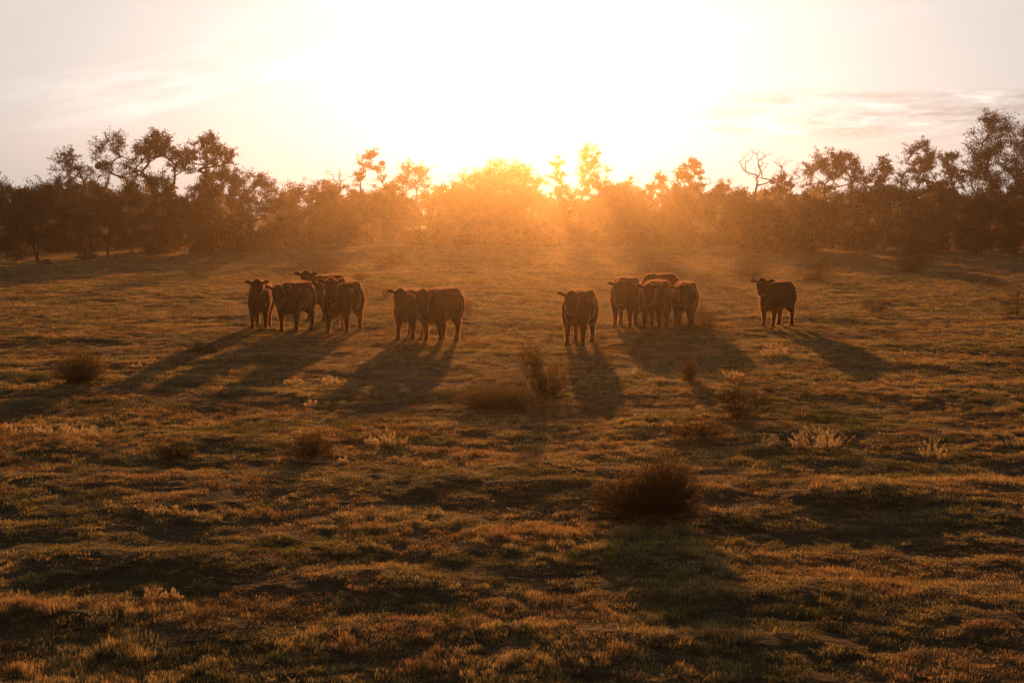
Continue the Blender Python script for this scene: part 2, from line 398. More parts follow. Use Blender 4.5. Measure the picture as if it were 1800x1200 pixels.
# ------------------------------------------------------------------ branches and leaves
def tubes(segs, sides=5):
    """segs: array (n, 8) x0 y0 z0 r0 x1 y1 z1 r1 -> verts, quads"""
    s = np.asarray(segs, float); p0 = s[:, 0:3]; r0 = s[:, 3]; p1 = s[:, 4:7]; r1 = s[:, 7]
    d = p1 - p0; d /= np.linalg.norm(d, axis=1)[:, None] + 1e-9
    up = np.where(np.abs(d[:, 2:3]) > .9, np.array([[1., 0, 0]]), np.array([[0, 0, 1.]]))
    a = np.cross(d, up); a /= np.linalg.norm(a, axis=1)[:, None]; b = np.cross(d, a)
    t = np.arange(sides) / sides * 2 * np.pi
    ring = a[:, None] * np.cos(t)[None, :, None] + b[:, None] * np.sin(t)[None, :, None]
    V = np.concatenate((p0[:, None] + ring * r0[:, None, None], p1[:, None] + ring * r1[:, None, None]), 1)
    base = (np.arange(len(s)) * 2 * sides)[:, None, None]
    k = np.arange(sides); k2 = (k + 1) % sides
    q = np.stack((k, k2, k2 + sides, k + sides), -1)[None]
    return V.reshape(-1, 3), (base + q).reshape(-1, 4)

def leaf_quads(C, size, g, aspect=2.2, droop=0.0):
    """C (n,3) centres -> rhombus leaves with random directions"""
    n = len(C)
    d = g.normal(0, 1, (n, 3)); d[:, 2] -= droop; d /= np.linalg.norm(d, axis=1)[:, None]
    e = g.normal(0, 1, (n, 3)); e -= (e * d).sum(1)[:, None] * d; e /= np.linalg.norm(e, axis=1)[:, None]
    s = (size * g.uniform(.6, 1.4, n))[:, None]
    V = np.stack((C - d * s * .5, C + e * s / aspect * .5, C + d * s * .5, C - e * s / aspect * .5), 1)
    return V.reshape(-1, 3), np.arange(n * 4).reshape(-1, 4)

def skeleton(cl, trunk_top, lean, g, stems=1, wig=.12, rmin=.012, spread0=.25, step=.45):
    """connect clump centres to a trunk; returns segs"""
    P = [np.zeros(3)]; par = [-1]
    for k in range(stems):
        ang = g.uniform(0, 6.28) if stems > 1 else 0
        off = np.array([math.cos(ang), math.sin(ang), 0]) * (spread0 * trunk_top if stems > 1 else 0)
        last = 0; n = max(3, int(trunk_top / step))
        for i in range(1, n + 1):
            f = i / n
            p = np.array([lean[0] * f * f, lean[1] * f * f, trunk_top * f]) + off * f + g.normal(0, wig * .3, 3) * [1, 1, 0]
            P.append(p); par.append(last); last = len(P) - 1
    order = np.argsort(np.linalg.norm(cl - np.array([0, 0, trunk_top]), axis=1))
    ends = []
    for ci in order:
        c = cl[ci]; A = np.array(P)
        dd = np.linalg.norm(A - c, axis=1) + np.where(A[:, 2] > c[2] - .15, 3.0, 0) + np.where(A[:, 2] < trunk_top * .55, 2.5, 0)
        b = int(np.argmin(dd)); L = np.linalg.norm(c - A[b]); n = max(1, int(L / step))
        last = b; p0 = A[b].copy()
        bend = g.normal(0, wig, 3) * L * .6; bend[2] = -abs(bend[2]) * .3
        for i in range(1, n + 1):
            f = i / n
            p = p0 * (1 - f) + c * f + bend * math.sin(math.pi * f) + (g.normal(0, wig * .25, 3) * step if i < n else 0)
            P.append(p); par.append(last); last = len(P) - 1
        ends.append(last)
    A = np.array(P); par = np.array(par); w = np.zeros(len(A)); w[ends] = 1
    for i in range(len(A) - 1, 0, -1):
        w[par[i]] += w[i]
    rad = rmin * np.sqrt(np.maximum(w, 1)) ** 1.05
    i = np.arange(1, len(A))
    r0 = np.minimum(rad[par[i]], rad[i] * 1.6)
    return np.concatenate((A[par[i]], r0[:, None], A[i], rad[i][:, None]), 1), A[ends]

def crown_points(kind, n, H, W, base, g):
    """clump centres in a crown of width W, from height base to H"""
    out = []; tries = 0; rmin = W * (.55 if n < 14 else .9) / (n ** .5) * .55
    hc = (H - base)
    while len(out) < n and tries < 6000:
        tries += 1
        u = g.uniform(-1, 1, 3)
        if kind == 'umbrella':
            rr = math.hypot(u[0], u[1])
            if rr > 1: continue
            top = 1 - .30 * rr ** 2
            z = top - abs(g.normal(0, .16)) - .10 * g.uniform(0, 1)
            p = np.array([u[0] * W / 2, u[1] * W / 2, base + hc * z])
        elif kind == 'round':
            if (u ** 2).sum() > 1: continue
            p = np.array([u[0] * W / 2, u[1] * W / 2, base + hc * (.5 + .5 * u[2])])
        else:   # tall, irregular
            z = g.uniform(0, 1); wz = math.sqrt(max(.12, 1 - (2 * z - .95) ** 2)) * g.uniform(.75, 1.1)
            if math.hypot(u[0], u[1]) > 1: continue
            p = np.array([u[0] * W / 2 * wz, u[1] * W / 2 * wz, base + hc * z])
        if all(np.linalg.norm((p - q) * [1, 1, 1.3]) > rmin for q in out): out.append(p)
    return np.array(out)

def make_tree(name, label, cat, loc, kind, H, W, base, clumps, leaves, lsize, g, lean=(0, 0), stems=1, csize=.16, leafm='leaf_mid',
              barkm='bark', group=None, rmin=.014, trunk_top=None, flat=.6, twig=True):
    root = empty(name, loc, 0.0); tag(root, label, cat, group)
    cl = crown_points(kind, clumps, H, W, base, g) + np.array([lean[0], lean[1], 0])
    tt = trunk_top if trunk_top else base * .8 + .1 * H
    segs, ends = skeleton(cl, tt, (lean[0] * .7, lean[1] * .7), g, stems, rmin=rmin)
    V, Q = tubes(segs)
    obj('trunk', np_mesh('trunk', V, Q, M[barkm], smooth=True), root)
    if leaves:
        cr = csize * W; k = max(1, leaves // len(cl)); mid = cl.mean(0) * [1, 1, .8]
        C = []; tw = []
        for c in cl:
            big = g.uniform(.45, 1.4); kk = int(k * big); nt = int(g.integers(6, 12))
            out = (c - mid) / (np.linalg.norm(c - mid) + 1e-6)
            d = out * .55 + g.normal(0, .75, (nt, 3)) * [1, 1, flat]; d[:, 2] += .12; d /= np.linalg.norm(d, axis=1)[:, None]
            Lt = cr * big ** .5 * g.uniform(.8, 2.8, nt)
            st = c + g.normal(0, .25, (nt, 3)) * cr
            q = g.integers(0, nt, kk); f = g.uniform(.1, 1.05, (kk, 1)) ** .8
            C.append(st[q] + d[q] * Lt[q, None] * f + g.normal(0, .27, (kk, 3)) * cr * [1, 1, flat])
            for a_, b_ in zip(st, st + d * Lt[:, None]): tw.append([*c, rmin * .6, *b_, rmin * .25])
        C = np.concatenate(C); C = C[C[:, 2] > .15]
        TV, TQ = tubes(tw, 3); SV, SQ = tubes(segs); 
        trunk_o = [o_ for o_ in root.children if o_.name.startswith('trunk')][0]
        trunk_o.data = np_mesh('trunk', np.concatenate((SV, TV)), np.concatenate((SQ, TQ + len(SV))) if SQ.shape[1] == TQ.shape[1] else [SQ, TQ + len(SV)], M[barkm], smooth=True)
        V, Q = leaf_quads(C, lsize, g, 2.4, .5)
        obj('crown', np_mesh('crown', V, Q, M[leafm]), root)
    return root

def make_bare(name, label, loc, H, W, g, barkm='bark', lean=(0, 0), group=None, rmin=.016, n=34, base=.3, stems=1):
    root = empty(name, loc); tag(root, label, 'dead tree', group)
    cl = []
    for i in range(n):
        a = g.uniform(0, 6.28); f = g.uniform(.35, 1); up = g.uniform(.45, 1.0)
        cl.append([math.cos(a) * W / 2 * f * (1.25 - .5 * up), math.sin(a) * W / 2 * f * (1.25 - .5 * up), H * (base + (1 - base) * up)])
    cl = np.array(cl) + np.array([lean[0], lean[1], 0])
    segs, _ = skeleton(cl, H * base, (lean[0] * .5, lean[1] * .5), g, stems, wig=.16, rmin=rmin, step=.35)
    tw = []
    for c in cl:
        for _ in range(4):
            d = g.normal(0, 1, 3); d[2] = abs(d[2]) * .8; d /= np.linalg.norm(d)
            e = c + d * g.uniform(.25, .7); tw.append([*c, rmin * .8, *e, rmin * .35])
    V, Q = tubes(np.concatenate((segs, tw)), 5); obj('trunk', np_mesh('trunk', V, Q, M[barkm], smooth=True), root)
    return root

# trees: photo column, depth, photo row of the top, width in photo px, kind ...
TREES = [
 # px, Y, top, wpx, kind, basefrac, clumps, leaves, stems, leaf, label
 (-12, 135, 292, 70, 'tall', .35, 16, 2600, 1, 'leaf_mid', 'gum_tree', 'sparse tree cut off by the left edge, its clumped tips above the dark scrub'),
 (66, 99, 316, 118, 'round', .22, 46, 15000, 3, 'leaf_dark', 'bushy_tree', 'low dark tree forking into thin trunks near the left edge, forward of the wood'),
 (122, 132, 266, 92, 'tall', .40, 22, 4200, 1, 'leaf_mid', 'gum_tree', 'open gum tree with clumped foliage just left of the tree holding the stick nest'),
 (205, 128, 232, 100, 'tall', .36, 30, 5200, 1, 'leaf_mid', 'gum_tree', 'tall see-through gum tree that carries the dark stick nest'),
 (282, 118, 222, 98, 'umbrella', .42, 30, 7600, 2, 'leaf_mid', 'umbrella_tree', 'tall flat-topped tree on bare limbs, left half of the big pair on the left skyline'),
 (358, 118, 229, 96, 'umbrella', .42, 28, 6800, 3, 'leaf_mid', 'umbrella_tree', 'tall flat-topped tree leaning right on bare forked limbs, right half of the big pair'),
 (160, 109, 332, 84, 'round', .34, 30, 9000, 1, 'leaf_dark', 'bushy_tree', 'small dark tree with a bent single trunk, below the stick nest tree'),
 (190, 106, 338, 70, 'round', .30, 26, 8000, 1, 'leaf_dark', 'bushy_tree', 'stout trunked dark bushy tree right of the bent small one'),
 (262, 108, 300, 120, 'round', .10, 55, 17000, 4, 'leaf_dark', 'bushy_tree', 'broad dense dark tree whose foliage reaches the ground under the flat-topped pair'),
 (335, 110, 318, 104, 'round', .10, 46, 14000, 3, 'leaf_dark', 'bushy_tree', 'dense dark thicket tree right under the leaning flat-topped tree'),
 (392, 122, 279, 92, 'round', .22, 40, 9500, 2, 'leaf_mid', 'bushy_tree', 'rounded olive tree at the right shoulder of the flat-topped pair'),
 (452, 124, 300, 104, 'round', .06, 44, 11000, 2, 'leaf_mid', 'drooping_tree', 'amber lit tree with long drooping boughs at the right end of the left clump'),
 (530, 140, 322, 112, 'round', .06, 46, 12000, 3, 'leaf_mid', 'bushy_tree', 'low wide bushy tree just left of the bare white-sky snag'),
 (612, 150, 318, 84, 'round', .08, 34, 9000, 2, 'leaf_mid', 'bushy_tree', 'rounded bush-like tree at the foot of the bare snag on the left of the glow'),
 (654, 158, 266, 78, 'tall', .38, 20, 3400, 1, 'leaf_mid', 'gum_tree', 'tall wispy gum tree holding a dark round mistletoe ball near its top'),
 (728, 165, 291, 96, 'tall', .22, 34, 7000, 2, 'leaf_mid', 'bushy_tree', 'ragged topped tree midway between the mistletoe tree and the wide dome'),
 (785, 172, 311, 70, 'round', .10, 28, 7000, 2, 'leaf_mid', 'bushy_tree', 'low tree filling the dip left of the wide domed tree'),
 (876, 178, 277, 146, 'umbrella', .16, 60, 13000, 3, 'leaf_mid', 'umbrella_tree', 'wide dome shaped tree washed pale directly under the sun glow'),
 (978, 188, 271, 54, 'tall', .35, 18, 3000, 1, 'leaf_mid', 'gum_tree', 'thin wispy gum tree between the wide dome and the tallest pale tree'),
 (1036, 184, 253, 74, 'tall', .28, 34, 6400, 1, 'leaf_mid', 'gum_tree', 'tallest pale tree in the glow, upright with a broad clumped head'),
 (930, 186, 306, 78, 'round', .05, 30, 7500, 2, 'leaf_mid', 'bushy_tree', 'low hazy tree tucked against the right side of the wide dome'),
 (1096, 180, 312, 88, 'round', .08, 34, 8000, 2, 'leaf_mid', 'bushy_tree', 'low glowing tree immediately right of the tallest pale tree'),
 (1155, 172, 306, 66, 'tall', .15, 26, 5600, 2, 'leaf_mid', 'bushy_tree', 'ragged small tree left of the round-headed gum'),
 (1213, 166, 280, 68, 'tall', .30, 32, 7600, 1, 'leaf_mid', 'gum_tree', 'round-headed gum tree standing clear above the scrub right of the glow'),
 (1265, 160, 322, 84, 'round', .08, 34, 8500, 2, 'leaf_mid', 'bushy_tree', 'low dense tree between the round-headed gum and the right-hand snag'),
 (1370, 145, 302, 58, 'round', .35, 22, 3800, 1, 'leaf_mid', 'gum_tree', 'small tree with a bare upper spray, right of the right-hand snag'),
 (1340, 128, 352, 96, 'round', .04, 42, 12500, 3, 'leaf_dark', 'bushy_tree', 'rust coloured thicket tree growing to the ground below the right-hand snag'),
 (1466, 138, 257, 108, 'umbrella', .38, 34, 7600, 2, 'leaf_mid', 'gum_tree', 'broad open-crowned gum tree at the left start of the right woodland'),
 (1434, 107, 352, 84, 'round', .42, 34, 9000, 1, 'leaf_dark', 'bushy_tree', 'small grey-trunked tree standing forward in the lit grass on the right'),
 (1552, 120, 322, 116, 'umbrella', .38, 40, 9500, 2, 'leaf_dark', 'pale_limbed_tree', 'arched dark crown over pale forked limbs in the middle of the right woodland'),
 (1548, 146, 274, 66, 'tall', .35, 24, 5200, 1, 'leaf_mid', 'gum_tree', 'open gum tree between the broad gum and the spiky topped one'),
 (1612, 142, 245, 88, 'tall', .36, 34, 6800, 2, 'leaf_mid', 'gum_tree', 'spiky topped gum tree left of the great tree at the right edge'),
 (1664, 144, 267, 66, 'tall', .36, 24, 5400, 1, 'leaf_mid', 'gum_tree', 'low shouldered gum tree touching the left side of the great right-edge tree'),
 (1742, 130, 198, 124, 'tall', .30, 62, 16000, 2, 'leaf_dark', 'gum_tree', 'great dark gum tree, highest crown of the right woodland'),
 (1828, 130, 200, 110, 'tall', .28, 48, 12000, 2, 'leaf_dark', 'gum_tree', 'tall dark tree cut off by the right edge beside the great gum'),
 (1500, 130, 330, 110, 'round', .06, 44, 12000, 3, 'leaf_dark', 'bushy_tree', 'dark understorey tree behind the small grey-trunked tree'),
 (1612, 126, 352, 96, 'round', .05, 40, 12000, 3, 'leaf_dark', 'bushy_tree', 'dark thicket tree right of the pale forked limbs'),
 (1668, 128, 332, 96, 'round', .05, 40, 11000, 3, 'leaf_dark', 'bushy_tree', 'dark understorey tree at the left foot of the great gum'),
 (1716, 112, 340, 66, 'round', .02, 40, 15000, 3, 'leaf_dark', 'bushy_tree', 'smooth rounded dark bush-tree in front of the great gum'),
 (1785, 118, 318, 96, 'round', .03, 46, 14000, 3, 'leaf_dark', 'bushy_tree', 'dense black thicket tree at the right edge under the great gum'),
 (838, 168, 322, 84, 'round', .04, 36, 9500, 3, 'leaf_mid', 'bushy_tree', 'low round tree in front of the left flank of the wide dome'),
 (905, 170, 328, 84, 'round', .03, 36, 9500, 3, 'leaf_mid', 'bushy_tree', 'low round tree in front of the middle of the wide dome'),
 (1000, 172, 322, 86, 'round', .03, 36, 9500, 3, 'leaf_mid', 'bushy_tree', 'low round tree at the foot of the two tall pale gums'),
 (1062, 170, 328, 76, 'round', .03, 34, 9000, 3, 'leaf_mid', 'bushy_tree', 'low tree at the right foot of the tallest pale tree'),
 (688, 152, 322, 76, 'round', .05, 34, 9500, 3, 'leaf_mid', 'bushy_tree', 'low tree at the right foot of the mistletoe gum'),
 (575, 146, 338, 60, 'round', .05, 30, 8500, 3, 'leaf_mid', 'bushy_tree', 'small low tree directly beneath the left bare snag'),
 (1190, 158, 330, 80, 'round', .05, 34, 9500, 3, 'leaf_mid', 'bushy_tree', 'low tree in front of the round-headed gum trunk'),
 (1300, 150, 336, 70, 'round', .05, 32, 9000, 3, 'leaf_mid', 'bushy_tree', 'low tree at the left foot of the right-hand snag'),
 (1400, 128, 338, 80, 'round', .05, 36, 10500, 3, 'leaf_dark', 'bushy_tree', 'low dark tree between the right-hand snag and the broad gum'),
 (22, 118, 328, 100, 'round', .06, 42, 12000, 3, 'leaf_dark', 'bushy_tree', 'dark understorey tree in the left corner behind the many-trunked tree'),
 (120, 124, 322, 96, 'round', .08, 40, 11000, 3, 'leaf_dark', 'bushy_tree', 'dark understorey tree behind the bent single trunk'),
]
BASE_GROUP = 'trees along the edge of the pasture'
def pt(px, Y): return ((px - 900) / F * (Y * math.cos(PITCH) + CAM_H * math.sin(PITCH)), Y)
def top_height(py, Y):
    dx, dy, dz = px_ray(900, py); return CAM_H + dz / dy * Y
for k, (px, Y, top, wpx, kind, bf, ncl, nlv, stems, leafm, nm, label) in enumerate(TREES):
    g = np.random.default_rng(1000 + k)
    x, y = pt(px, Y); z = tz(x, y)
    H = top_height(top, Y) - z; W = wpx * m_per_px(Y)
    lean = (.5, 0) if 'leaning' in label else (0, 0)
    cs = {'umbrella': .075, 'tall': .095, 'round': .095}[kind]
    if kind in ('tall', 'umbrella'): nlv = int(nlv * 1.0)
    if kind == 'tall': ncl = int(ncl * 2.0)
    if kind == 'umbrella': ncl = int(ncl * 1.7)
    if kind == 'round': ncl = int(ncl * 1.3)
    pale = 'pale forked' in label or 'grey-trunked' in label
    make_tree(nm, label, 'tree', (x, y, z - .05), kind, H * .97, W * (1.0 if kind == 'umbrella' else .9), H * bf, ncl, int(nlv * 1.9), .00105 * Y + .02, g, lean, stems, cs,
              leafm, 'pale_bark' if pale else 'bark', BASE_GROUP, rmin=.02 if kind != 'round' else .014, flat=.7 if kind != 'round' else .85)

# bare snags
for px, Y, top, wpx, lab, sd in [(594, 140, 298, 56, 'bare leafless snag with crooked limbs on the left of the glow', 5),
                             (1322, 134, 262, 70, 'bare twiggy dead tree standing against the sky right of the glow', 6),
                             (1384, 140, 272, 56, 'thin bare spray of dead branches right of the twiggy dead tree', 8)]:
    x, y = pt(px, Y); z = tz(x, y)
    make_bare('dead_tree', lab, (x, y, z - .05), top_height(top, Y) - z, wpx * m_per_px(Y), np.random.default_rng(sd), base=.42, group='bare dead trees on the skyline')

def woodland():
    """far-off wood behind the edge trees, one mass"""
    g = np.random.default_rng(77); CC = []; segs = []
    for i in range(230):
        a = g.uniform(-34, 34); Y = g.uniform(200, 270); x = math.tan(R(a)) * Y
        H = g.uniform(5.5, 8.6); W = g.uniform(5, 8)
        c = crown_points('round', 16, H, W, .1, g)
        n = 3400; pk = c[g.integers(0, len(c), n)] + g.normal(0, .5, (n, 3)) * W * .12
        pk = pk[pk[:, 2] > .1]; CC.append(pk + [x, Y, tz(x, Y)])
        segs.append([x, Y, tz(x, Y) - .1, .16, x, Y, H * .6, .08])
    V, Q = leaf_quads(np.concatenate(CC), .42, g, 2.0)
    V2, Q2 = tubes(segs, 5); nq = len(Q)
    me = np_mesh('woodland', np.concatenate((V, V2)), [Q, Q2 + len(V)], [M['leaf_mid'], M['bark']], np.concatenate((np.zeros(nq), np.ones(len(Q2)))))
    tag(obj('woodland', me), 'far-off hazy wood massed behind the trees at the pasture edge', 'woodland', kind='stuff')
woodland()

# nest and mistletoe
def twig_ball(name, label, cat, px, py, Y, dia, mat, seed, leaf=False):
    g = np.random.default_rng(seed); x, y = pt(px, Y); z = top_height(py, Y)
    n = 700; d = g.normal(0, 1, (n, 3)); d /= np.linalg.norm(d, axis=1)[:, None]
    p = d * dia * .42 * g.uniform(.3, 1, (n, 1)) ** .5 * [1, 1, .85]
    t = g.normal(0, 1, (n, 3)); t /= np.linalg.norm(t, axis=1)[:, None]
    segs = np.concatenate((p - t * dia * .12, np.full((n, 1), .012), p + t * dia * .12, np.full((n, 1), .008)), 1)
    V, Q = tubes(segs, 3)
    if leaf:
        V2, Q2 = leaf_quads(p, dia * .16, g); Q = [Q, Q2 + len(V)]; V = np.concatenate((V, V2))
    o = obj(name, np_mesh(name, V, Q, M[mat]), loc=(x, y, z)); tag(o, label, cat)
twig_ball('stick_nest', 'dark bulky stick nest lodged in the fork of the tall see-through gum', 'nest', 177, 292, 127.6, .8, 'nest', 1)
twig_ball('mistletoe', 'dark round mistletoe ball hanging high in the wispy gum', 'mistletoe', 673, 287, 157.5, .75, 'leaf_dark', 2, True)

# ------------------------------------------------------------------ shrubs and weeds
def make_shrub(label, px, py, hpx, wpx, seed, mat='leaf_mid', nst=260, leaves=5000, name='shrub', cat='shrub', group=None, skew=0.0, fine=1.0, lobes=None, feather=.35, f0=.2):
    g = np.random.default_rng(seed); x, y = px_ground(px, py); z = tz(x, y)
    mp = y / F; H = hpx * mp; W = wpx * mp
    root = empty(name, (x, y, z - .02)); tag(root, label, cat, group)
    # stems fan out from a woody foot and fill a dome
    tips = []
    if lobes is None: lobes = [(0, 0, 1.0, 1.0)]
    for i in range(nst):
        lx, lz, lw, lh = lobes[g.integers(0, len(lobes))]
        a = g.uniform(0, 6.28); rr = math.sqrt(g.uniform(0, 1)); ph = g.uniform(.45, 1.0)
        tx = (lx + lw * rr * math.cos(a)) * W / 2; ty = rr * math.sin(a) * W / 2 * lw * .8
        tzz = H * (lz + lh * math.sqrt(max(0, 1 - rr ** 2.2)) * ph * g.uniform(.8, 1.12)) + .02
        tx += skew * W * (tzz / H - .3)
        tips.append((tx, ty, tzz))
    T = np.array(tips); n = len(T)
    foot = T * [.35, .35, 0] + g.normal(0, W * .02, (n, 3)) * [1, 1, 0]
    mid = foot * .45 + T * .55 + np.stack((T[:, 0] * .05, T[:, 1] * .05, T[:, 2] * .12), -1) + g.normal(0, W * .02, (n, 3))
    r = max(.0018, mp * .11) * fine
    s1 = np.concatenate((foot, np.full((n, 1), r * 1.6), mid, np.full((n, 1), r)), 1)
    s2 = np.concatenate((mid, np.full((n, 1), r), T, np.full((n, 1), r * .45)), 1)
    # side twigs
    k = n * 4; src = g.integers(0, n, k); f = g.uniform(f0, 1, (k, 1)); b = mid[src] * (1 - f) + T[src] * f
    d = T[src] - foot[src]; d /= np.linalg.norm(d, axis=1)[:, None] + 1e-6; d = d + g.normal(0, .5, (k, 3)); d[:, 2] += .3
    e = b + d * (feather * H * .35) * g.uniform(.4, 1.2, (k, 1))
    s3 = np.concatenate((b, np.full((k, 1), r * .6), e, np.full((k, 1), r * .3)), 1)
    V, Q = tubes(np.concatenate((s1, s2, s3)), 3)
    V[:, 2] = np.maximum(V[:, 2], 0)
    obj('stems', np_mesh('stems', V, Q, M['twig']), root)
    if leaves:
        q = g.integers(0, k, leaves); f = g.uniform(0, 1, (leaves, 1))
        C = b[q] * (1 - f) + e[q] * f + g.normal(0, H * .02, (leaves, 3)); C = C[C[:, 2] > .01]
        V, Q = leaf_quads(C, max(.012, mp * 1.5), g, 2.6)
        obj('foliage', np_mesh('foliage', V, Q, M[mat]), root)
    return root

SG = 'dry shrubs in the pasture'
S = [
 # px, base y, h, w, mat, stems, leaves, label, extras
 (142, 672, 66, 104, 'leaf_brown', 520, 14000, 'dark dome shaped shrub alone in the grass on the far left', dict(skew=.05)),
 (1143, 908, 114, 245, 'leaf_brown', 1100, 26000, 'biggest dark shrub, peaked on its right side, in the right foreground', dict(lobes=[(.30, .0, .50, 1.0), (-.25, 0, .7, .55), (.12, 0, .55, .85), (.0, 0, .8, .5)])),
 (880, 712, 50, 185, 'leaf_brown', 620, 11000, 'low spreading feathery shrub left of the upright branched one', dict()),
 (966, 694, 94, 150, 'leaf_brown', 300, 7500, 'upright branched shrub with two open heads in front of the lone central cow', dict(f0=.55, lobes=[(-.45, .50, .32, .50), (-.40, .40, .30, .50), (.30, .32, .45, .36), (.10, 0, .35, .55)])),
 (1213, 674, 42, 36, 'leaf_dry', 160, 3000, 'small upright shrub standing at the end of the right herd shadow', dict()),
 (355, 620, 19, 58, 'leaf_dark', 160, 3000, 'low grey-brown shrub on the shadow line left of the herd', dict()),
 (1302, 742, 62, 122, 'leaf_mid', 200, 2600, 'thin see-through shrub under the pale weed, right of centre', dict(feather=.6)),
 (545, 806, 44, 92, 'leaf_dry', 260, 4200, 'low rust coloured shrub in the left middle of the field', dict()),
 (1228, 776, 40, 110, 'leaf_dry', 260, 4000, 'low reddish shrub behind the biggest dark shrub', dict()),
 (310, 814, 24, 70, 'leaf_mid', 160, 2000, 'small dark green hummock shrub left of the rust coloured shrub', dict()),
 (1238, 576, 50, 60, 'leaf_brown', 200, 1500, 'hazy tawny shrub right behind the right-hand cattle group', dict()),
 (818, 552, 26, 34, 'leaf_dry', 120, 1600, 'small dry shrub just right of the paired cattle', dict()),
 (680, 522, 20, 24, 'leaf_dry', 90, 1400, 'small pointed shrub between the left herd and the paired cattle', dict()),
 (638, 492, 16, 36, 'leaf_dry', 120, 1600, 'low shrub showing above the backs of the left herd', dict()),
 (1600, 478, 48, 80, 'leaf_dark', 220, 2600, 'dark twiggy shrub in front of the right woodland', dict(feather=.6)),
 (1432, 492, 40, 70, 'twig', 200, 1200, 'rust coloured twiggy shrub at the foot of the grey-trunked tree', dict(feather=.7)),
 (1156, 494, 36, 110, 'twig', 200, 900, 'wispy pale dry bush in the glow behind the right-hand cattle', dict(feather=.8)),
 (1318, 488, 34, 80, 'twig', 200, 900, 'wispy dry bush in the shade left of the rust coloured twiggy one', dict(feather=.8)),
 (152, 458, 22, 44, 'leaf_dark', 160, 2600, 'dark round shrub under the bent small tree', dict()),
 (78, 466, 14, 34, 'leaf_dark', 110, 1600, 'small dark shrub at the foot of the many-trunked tree', dict()),
 (30, 458, 26, 46, 'leaf_dark', 140, 2200, 'dark shrub in the far left grass under the trees', dict()),
 (560, 478, 34, 90, 'twig', 220, 1200, 'wispy dry bush behind the left herd', dict(feather=.8)),
 (440, 442, 26, 80, 'leaf_dry', 200, 2200, 'amber dry shrub below the drooping tree', dict()),
 (690, 468, 22, 70, 'twig', 160, 900, 'faint dry bush at the left of the bright lit grass', dict(feather=.8)),
 (874, 462, 16, 44, 'leaf_dry', 120, 1400, 'low hazy shrub under the wide dome tree', dict()),
 (1785, 556, 60, 54, 'twig', 120, 700, 'thin tall dry bush at the right edge', dict(feather=.7)),
 (1540, 548, 30, 60, 'twig', 120, 700, 'faint dry bush in the open right of the last cow', dict(feather=.7)),
]
for i, (px, py, h, w, mat, nst, nl, lab, kw) in enumerate(S):
    make_shrub(lab, px, py, h, w, 300 + i, mat, nst, nl, group=SG, **kw)

SHORT = [(-30, 'the left photo edge'), (66, 'the many-trunked left tree'), (122, 'the tree left of the nest'), (205, 'the tree holding the nest'),
         (282, 'the left flat-topped tree'), (358, 'the leaning flat-topped tree'), (452, 'the amber drooping tree'), (530, 'the wide low left tree'),
         (594, 'the left bare snag'), (654, 'the mistletoe gum'), (728, 'the ragged topped tree'), (785, 'the dip beside the dome'), (876, 'the wide dome tree'),
         (930, 'the sun glow'), (978, 'the thin wispy gum'), (1036, 'the tallest pale tree'), (1096, 'the low glowing tree'), (1155, 'the small ragged tree'),
         (1213, 'the round-headed gum'), (1265, 'the low dense tree'), (1322, 'the twiggy dead tree'), (1384, 'the thin bare spray'), (1434, 'the grey-trunked tree'),
         (1500, 'the broad open gum'), (1556, 'the pale forked limbs'), (1612, 'the spiky topped gum'), (1664, 'the low shouldered gum'),
         (1716, 'the smooth rounded bush-tree'), (1760, 'the great dark gum'), (1830, 'the right photo edge')]
def edge_scrub():
    """undergrowth thickets at the foot of the wood, bush by bush"""
    g = np.random.default_rng(5)
    src = []
    for v in range(7):
        H = 2.5; W = 4.8
        c = crown_points('round', 26, H * .9, W * .85, .1, g)
        n = 5200; pk = c[g.integers(0, len(c), n)] + g.normal(0, .3, (n, 3)) * [1, 1, .7]
        pk = pk[pk[:, 2] > .03]
        V, Q = leaf_quads(pk, .26, g, 2.4)
        lf = np_mesh('foliage', V, Q, M['leaf_dry' if v % 3 == 0 else ('leaf_mid' if v % 3 == 1 else 'leaf_dark')])
        segs, _ = skeleton(c, .35, (0, 0), g, 4, rmin=.012)
        V, Q = tubes(segs, 4); st = np_mesh('stems', V, Q, M['bark'])
        src.append((lf, st))
    n = 58; used = set()
    for i in range(n):
        px = -60 + 1920 * (i + g.uniform(.1, .9)) / n
        Y = (128 if abs(px - 930) > 380 else 150) + g.uniform(-8, 22)
        x, y = pt(px, Y); s = g.uniform(.6, 1.15)
        root = empty('scrub_bush', (x, y, tz(x, y) - .05), g.uniform(0, 6.28)); root.scale = (s, s, s * g.uniform(.8, 1.2))
        nb = min(SHORT, key=lambda q: abs(q[0] - px)); off = px - nb[0]
        where = 'right below' if abs(off) < 14 else ('just left of' if off < 0 else 'just right of')
        if (where, nb[1]) in used: where = 'farther left of' if off < 0 else 'farther right of'
        if (where, nb[1]) in used: where = 'well left of' if off < 0 else 'well right of'
        used.add((where, nb[1]))
        tag(root, f'scrubby undergrowth bush at the wood edge {where} {nb[1]}', 'bush', 'undergrowth bushes along the wood edge')
        lf, st = src[i % 7]
        obj('foliage', lf, root); obj('stems', st, root)
edge_scrub()

